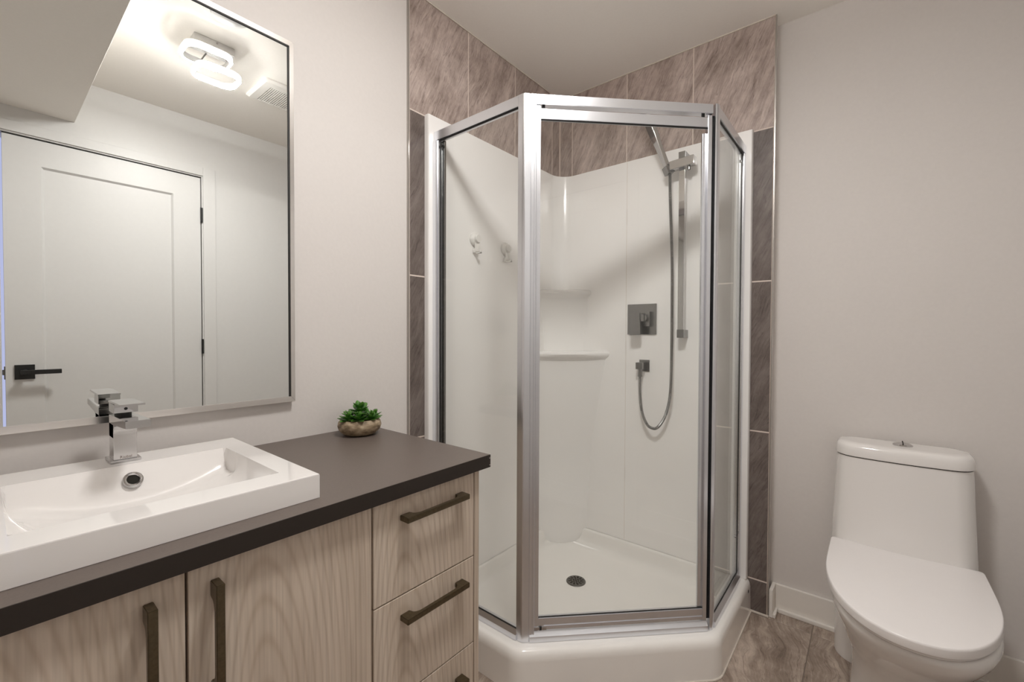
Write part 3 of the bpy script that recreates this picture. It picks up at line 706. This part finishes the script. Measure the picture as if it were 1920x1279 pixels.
# corner posts with grooves
A = PL
lp = [(A.x-.014, A.y+.013), (A.x-.014, A.y-.013)]
for k in range(7):
    a = math.radians(-90+45*k/6); lp.append((A.x+.003+.0145*math.cos(a)-.001, A.y+.0015+.0145*math.sin(a)))
lp += [plan(.018, .0135), plan(.0187, .0115), plan(.0205, .0115), plan(.0212, .0135), plan(.030, .0135), plan(.0307, .012), plan(.032, .012), plan(.0325, .0135), plan(.037, .0135), plan(.037, -.013), plan(.004, -.013)]
bm = NB(); prism(bm, lp, ZC+.0002, ZT); obj('corner_post', bm, M_alu, t, ang=22)
B_ = PR
rp = [plan(LEN-.0045, -.013), plan(LEN-.0045, .0135), plan(LEN-.003, .0135)]
for k in range(7):
    a = math.radians(-45+45*k/6); rp.append((B_.x-.001+.0145*math.cos(a), B_.y+.0+.0145*math.sin(a)))
rp += [(B_.x+.0135, B_.y+.014), (B_.x-.013, B_.y+.014)]
bm = NB(); prism(bm, rp, ZC+.0002, ZT+.002); obj('corner_post', bm, M_alu, t, ang=22)
# fixed panes
bm = NB(); box(bm, e+.028, PL.x-.013, PL.y-.003, PL.y+.002, ZC+.031, ZT-.034); o = obj('glass_pane', bm, M_glass, t, False); o['label'] = 'clear fixed pane on the left'
bm = NB(); box(bm, PR.x-.002, PR.x+.003, PR.y+.0135, -e-.028, ZC+.031, ZT-.034); o = obj('glass_pane', bm, M_glass, t, False); o['label'] = 'clear fixed pane on the right'
bm = NB()
box(bm, e+.028, PL.x-.013, PL.y-.006, PL.y-.0032, ZC+.031, ZC+.0335); box(bm, e+.028, PL.x-.013, PL.y-.006, PL.y-.0032, ZT-.038, ZT-.034); box(bm, e+.028, e+.031, PL.y-.006, PL.y-.0032, ZC+.031, ZT-.034)
o = obj('gasket', bm, M_rubber, t); o['label'] = 'black glazing strip'
bm = NB()
box(bm, PR.x+.0032, PR.x+.006, PR.y+.0135, -e-.028, ZC+.031, ZC+.0335); box(bm, PR.x+.0032, PR.x+.006, PR.y+.0135, -e-.028, ZT-.039, ZT-.034); box(bm, PR.x+.0032, PR.x+.006, -e-.031, -e-.028, ZC+.031, ZT-.034)
o = obj('gasket', bm, M_rubber, t); o['label'] = 'black glazing strip'
# grey inner channel beside the left pane, bumpers
bm = NB(); box(bm, e+.029, e+.043, PL.y+.0025, PL.y+.011, ZC+.031, ZT-.036, .001); obj('inner_channel', bm, M_nickel, t)
bm = NB(); cyl(bm, (e+.037, PL.y-.0032, ZT-.058), (e+.037, PL.y-.008, ZT-.058), .0055, 16); o = obj('bumper', bm, M_rubber, t); o['label'] = 'black rubber bumper'
for z in (ZT-.075, .32):
    bm = NB(); cyl(bm, (PR.x+.0033, -e-.052, z), (PR.x+.007, -e-.052, z), .0055, 16); o = obj('bumper', bm, M_nickel, t); o['label'] = 'small grey bumper'
# door
dz0, dz1 = .1745, 1.849
s0, s1 = .0385, .6245
bm = NB()
dbar(bm, s0, s0+.0135, -.008, .0105, .168, 1.8575); dbar(bm, s0+.004, s0+.0055, .0100, .0115, .168, 1.8575, 0)
dbar(bm, s1-.014, s1, -.008, .0115, .168, 1.8565); dbar(bm, s1-.028, s1-.014, -.008, .002, .20, 1.80)
dbar(bm, s0+.0135, s1-.014, -.008, .0105, dz1-.032, dz1); dbar(bm, s0+.0135, s1-.014, -.008, .0105, dz0+.006, dz0+.034)
dbar(bm, s0+.03, s1-.014, -.004, .013, dz0-.003, dz0+.010)
df = obj('shower_door', bm, M_alu, t, ang=20); df['label'] = 'pivot door frame'
bm = NB(); dbar(bm, s0+.0135, s1-.028, -.0015, .0025, dz0+.034, dz1-.032, 0); o = obj('door_glass', bm, M_glass, df, False); o['label'] = 'clear door pane'
bm = NB(); dbar(bm, s0+.0135, s1-.014, .0027, .006, dz1-.0355, dz1-.032, 0); dbar(bm, s0+.0135, s1-.014, .0027, .006, dz0+.034, dz0+.0355, 0)
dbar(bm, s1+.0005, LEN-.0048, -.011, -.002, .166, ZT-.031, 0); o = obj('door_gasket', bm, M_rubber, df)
for a in ((s0+.019, s0+.028, -.004, .004, dz1, ZT-.031, 0), (s0+.017, s0+.024, .0, .0135, dz0-.004, dz0+.007, 0), (s1-.03, s1-.022, -.004, .004, dz1, ZT-.031, 0)):
    bm = NB(); dbar(bm, *a); obj('pivot', bm, M_rubber, df)
bm = NB(); dbar(bm, s0, s0+.017, .002, .0133, dz0-.004, dz0+.006, .0005); dbar(bm, s0+.0242, s0+.04, .002, .0133, dz0-.004, dz0+.006, .0005); obj('pivot_block', bm, M_chrome, df)

# ------------------------------------------------------------ shower fittings on the back panel
YW = -e-.0006
t = empty('shower_valve', (.478, YW, 1.20)); tag(t, 'square brushed metal shower valve plate with a lever', 'shower valve')
bm = NB(); box(bm, .410, .550, YW-.006, YW, 1.130, 1.272, .001); obj('wall_plate', bm, M_nickel, t)
bm = NB(); box(bm, .487, .527, YW-.03, YW-.006, 1.168, 1.235, .001); cyl(bm, (.505, YW-.03, 1.205), (.505, YW-.05, 1.205), .016); o = obj('valve_hub', bm, M_nickel, t)
bm = NB(); box(bm, .447, .497, YW-.068, YW-.052, 1.128, 1.228, .0015, mtx=Matrix.Translation((.49, 0, 1.2)) @ Matrix.Rotation(math.radians(-2), 4, 'Y') @ Matrix.Translation((-.49, 0, -1.2)))
box(bm, .49, .512, YW-.06, YW-.048, 1.190, 1.222, .001); obj('lever', bm, M_nickel, t)

t = empty('wall_outlet', (.49, YW, .985)); tag(t, 'small square metal hose outlet elbow below the shower valve', 'shower outlet')
bm = NB(); box(bm, .470, .519, YW-.005, YW, .958, 1.012, .001); obj('wall_plate', bm, M_nickel, t)
bm = NB(); box(bm, .472, .504, YW-.052, YW-.005, .970, 1.001, .0015); cyl(bm, (.488, YW-.036, .970), (.488, YW-.036, .935), .0105, 16); obj('elbow', bm, M_nickel, t)

t = empty('slide_bar', (.665, YW, 1.5)); tag(t, 'tall square metal slide bar on the shower wall', 'slide bar')
BX0, BX1 = .662, .687; BY = YW-.038
bm = NB(); box(bm, BX0, BX1, BY-.018, BY, 1.128, 1.905, .001); obj('bar', bm, M_chrome, t)
for z in (1.118, 1.878):
    bm = NB(); box(bm, BX0-.001, BX1+.003, BY-.022, BY+.004, z-.001, z+.034, .001); box(bm, BX0+.005, BX1+.003, BY+.004, YW, z, z+.033, .001); obj('wall_bracket', bm, M_nickel, t)
bm = NB()
Tm = Matrix.Translation((.675, BY-.01, 1.858)) @ Matrix.Rotation(math.radians(-4), 4, 'Y')
box(bm, -.048, .056, -.030, .006, -.018, .020, .003, 3, Tm); box(bm, -.022, .028, .006, .022, -.012, .015, .002, 2, Tm)
sl = obj('slider', bm, M_chrome, t)
bm = NB(); cyl(bm, (.705, BY-.020, 1.842), (.705, BY-.020, 1.828), .007, 14); obj('knob', bm, M_nickel, sl)

t = empty('hand_shower', (.612, BY-.03, 1.85)); tag(t, 'slim flat chrome hand shower with a ribbed metal hose', 'hand shower')
bm = NB(); hb = Vector((.616, BY-.024, 1.852)); ax = Vector((-.098, -.055, .285)).normalized()
xa = Vector((.80, -.6, 0)); xa = (xa-ax*xa.dot(ax)).normalized(); ya = ax.cross(xa)
Wm = Matrix((xa, ya, ax)).transposed().to_4x4(); Wm.translation = hb
loft(bm, [[tuple(Wm @ Vector((x, y, z))) for x, y in rrect(-w_, w_, -h_, h_, .003, 3)] for w_, h_, z in ((.0105, .0105, .004), (.0115, .010, .03), (.015, .010, .10), (.020, .0105, .16), (.021, .011, .285), (.0205, .010, .290))])
obj('handle_stick', bm, M_chrome, t, ang=40)
bm = NB(); box(bm, -.017, .017, -.014, .014, .15, .282, .001, 1, Wm @ Matrix.Translation((0, .0, 0)) @ Matrix.Scale(.9, 4, (0, 1, 0))); obj('spray_plate', bm, M_nickel, t)
bm = NB(); box(bm, -.017, .017, -.017, .017, -.026, .010, .002, 2, Wm); obj('socket', bm, M_nickel, t)
pts = []
top = hb-ax*.026
import math as _m
ctrl = [top, Vector((.626, BY-.018, 1.72)), Vector((.633, YW-.045, 1.45)), Vector((.635, YW-.045, 1.20)), Vector((.635, YW-.045, 1.02)), Vector((.631, YW-.045, .87)),
        Vector((.612, YW-.046, .775)), Vector((.580, YW-.046, .718)), Vector((.553, YW-.045, .706)), Vector((.525, YW-.043, .722)), Vector((.500, YW-.040, .778)), Vector((.489, YW-.037, .86)), Vector((.488, YW-.036, .937))]
def crom(P, per):
    out = []; Q = [P[0]*2-P[1]]+P+[P[-1]*2-P[-2]]
    for i in range(1, len(Q)-2):
        L_ = (Q[i+1]-Q[i]).length; k = max(2, int(L_/per))
        for j in range(k):
            u = j/k; a, b, c, d = Q[i-1], Q[i], Q[i+1], Q[i+2]
            out.append(.5*((2*b)+(c-a)*u+(2*a-5*b+4*c-d)*u*u+(3*b-a-3*c+d)*u**3))
    out.append(P[-1]); return out
hp = crom(ctrl, .0026)
bm = NB(); tube(bm, hp, .0065, 10, True, lambda i: .0073 if i % 2 else .0056)
obj('hose', bm, M_nickel, t, ang=25)

# hooks on the left panel
def hook(y, z, label):
    t = empty('suction_hook', (e, y, z)); tag(t, label, 'hook', 'white suction hooks on the shower wall')
    Rm = Matrix.Translation((e+.0005, y, z)) @ Matrix.Rotation(math.pi/2, 4, 'Y')
    bm = NB(); lathe(bm, [(0, 0), (.0285, 0), (.029, .003), (.027, .009), (.021, .014), (.0165, .016), (.0165, .024), (.015, .027), (.0, .0275)], 36, Rm); obj('suction_cup', bm, M_white, t)
    bm = NB(); box(bm, e+.012, e+.020, y-.011, y+.011, z-.052, z-.018, .002); box(bm, e+.004, e+.016, y-.013, y+.013, z-.058, z-.040, .002)
    box(bm, e+.018, e+.024, y+.002, y+.009, z-.050, z-.020, .001); box(bm, e+.016, e+.040, y-.006, y+.006, z-.062, z-.056, .002); box(bm, e+.035, e+.040, y-.006, y+.006, z-.062, z-.048, .002); obj('hook_arm', bm, M_white, t)
hook(-.675, 1.525, 'white plastic suction hook nearer the mirror wall tiles, left of two')
hook(-.478, 1.514, 'white plastic suction hook nearer the shower corner post, right of two')

# ------------------------------------------------------------ toilet
TX = 1.395
t = empty('toilet', (TX, -.2, 0)); tag(t, 'white one-piece toilet with closed lid against the back wall', 'toilet')
def dshape(hw, yb, yf, L_, z, cx=TX, p=2.2, n=28, rb=.012, hb_=None):
    """plan outline: straight back, flaring sides and a rounded front"""
    hb_ = hw if hb_ is None else hb_; pts = []
    ys = yf+L_
    for i in range(n+1):
        a = math.pi*i/n; c, s = math.cos(a), math.sin(a)
        pts.append((cx+hw*math.copysign(abs(c)**(2/p), c), ys-L_*abs(s)**(2/p), z))
    m = 5
    for i in range(1, m): f = i/m; pts.append((cx-(hw+(hb_-hw)*f**2), ys+(yb-rb-ys)*f, z))
    for i in range(5): a = math.pi/2*i/4; pts.append((cx-hb_+rb-rb*math.cos(a), yb-rb+rb*math.sin(a), z))
    for i in range(5): a = math.pi/2*i/4; pts.append((cx+hb_-rb+rb*math.sin(a), yb-rb+rb*math.cos(a), z))
    for i in range(m-1, 0, -1): f = i/m; pts.append((cx+(hw+(hb_-hw)*f**2), ys+(yb-rb-ys)*f, z))
    return pts
YW_ = YB-.028
# rear trapway block standing on the floor
bm = NB(); loft(bm, [[(x, y, z) for x, y in rrect(TX-.172-d, TX+.172+d, -.102, YW_, [.004, .004, .075, .075], 8)] for z, d in ((.0005, 0), (.006, .001), (.2, .001), (.33, .002), (.385, .004))])
obj('trapway_block', bm, M_porc, t, ang=50)
# bowl and pedestal
CXB = TX+.007
bm = NB(); loft(bm, [dshape(.122, .02, -.43, .13, .0005), dshape(.124, .02, -.432, .13, .006), dshape(.119, .02, -.42, .13, .06), dshape(.115, .02, -.42, .14, .14),
    dshape(.122, .02, -.45, .17, .205), dshape(.140, .02, -.51, .22, .26), dshape(.157, .02, -.565, .26, .31, CXB), dshape(.171, .02, -.597, .28, .345, CXB), dshape(.1775, .02, -.613, .29, .372, CXB), dshape(.1765, .02, -.611, .29, .385, CXB), dshape(.171, .02, -.603, .28, .391, CXB)])
obj('bowl', bm, M_porc, t, ang=60)
# tank
def tankring(hw, yf, z, bow=.018, yb=YW_, r=.05, cx=TX-.002, rb=.03):
    pts = []; P = rrect(cx-hw, cx+hw, yf, yb, [rb, rb, r, r], 10)
    out = []
    for x, y in P:
        out.append((x, y, z))
    # bowed front, sampled
    k = [i for i, p in enumerate(out) if False]
    fr = []; x0_, x1_ = cx-hw+r, cx+hw-r
    for x, y, zz in out: fr.append((x, y-bow*max(0, 1-((x-cx)/hw)**2) if y < yf+r*1.01 else y, zz))
    # add samples along the straight front
    i0 = 33-1 if False else None
    res = fr[:33]; 
    for j in range(1, 12):
        x = x0_+(x1_-x0_)*j/12; res.append((x, yf-bow*(1-((x-cx)/hw)**2), z))
    res += fr[33:]
    return res
bm = NB(); loft(bm, [tankring(.184, -.105, .36, .02), tankring(.183, -.100, .42, .02), tankring(.180, -.092, .50), tankring(.176, -.086, .60), tankring(.173, -.084, .68), tankring(.171, -.083, .7125)])
obj('tank', bm, M_porc, t, ang=50)
bm = NB(); loft(bm, [tankring(.1705, -.082, .7125, .018), tankring(.1705, -.082, .7165, .018)], False, False); obj('lid_gap', bm, M_hole, t)
bm = NB(); loft(bm, [tankring(.174, -.087, .7160, r=.055, rb=.045), tankring(.1755, -.089, .7185, r=.055, rb=.045), tankring(.1745, -.088, .738, r=.055, rb=.045), tankring(.172, -.0855, .748, r=.055, rb=.045), tankring(.168, -.081, .7545, r=.053, rb=.043), tankring(.161, -.074, .7585, r=.05, rb=.04, yb=YW_-.006), tankring(.14, -.055, .7600, r=.035, rb=.03, yb=YW_-.02)])
obj('tank_lid', bm, M_porc, t, ang=60)
Bm = Matrix.Translation((TX+.003, -.018, .7593))
bm = NB(); lathe(bm, [(.0265, -.001), (.0265, .003), (.0235, .0055), (.0225, .0045), (.0205, .007), (.012, .0105), (0, .0115)], 40, Bm)
o = obj('flush_button', bm, M_chrome, t); o['label'] = 'round chrome dual flush button'
bm = NB(); box(bm, TX+.0015, TX+.0045, -.040, .004, .764, .7713, .0004, 1); obj('button_split', bm, M_hole, o)
# seat and lid
def seatring(sc, z, yb=-.100, yf=-.628): return dshape(.1865*sc+0, yb-(1-sc)*.12, yf+(1-sc)*.3, .345, z, TX+.002, 2.15, 40, .012, .1855*sc)
bm = NB(); loft(bm, [seatring(.965, .3915), seatring(.975, .394), seatring(.975, .399)]); o = obj('seat', bm, M_seat, t, ang=50)
bm = NB(); loft(bm, [seatring(.975, .3985), seatring(.992, .400), seatring(.998, .404), seatring(1, .420), seatring(.995, .4245), seatring(.985, .4265), seatring(.90, .4275), seatring(.6, .428)])
o = obj('seat_lid', bm, M_seat, t, ang=50); o['label'] = 'flat closed white lid'
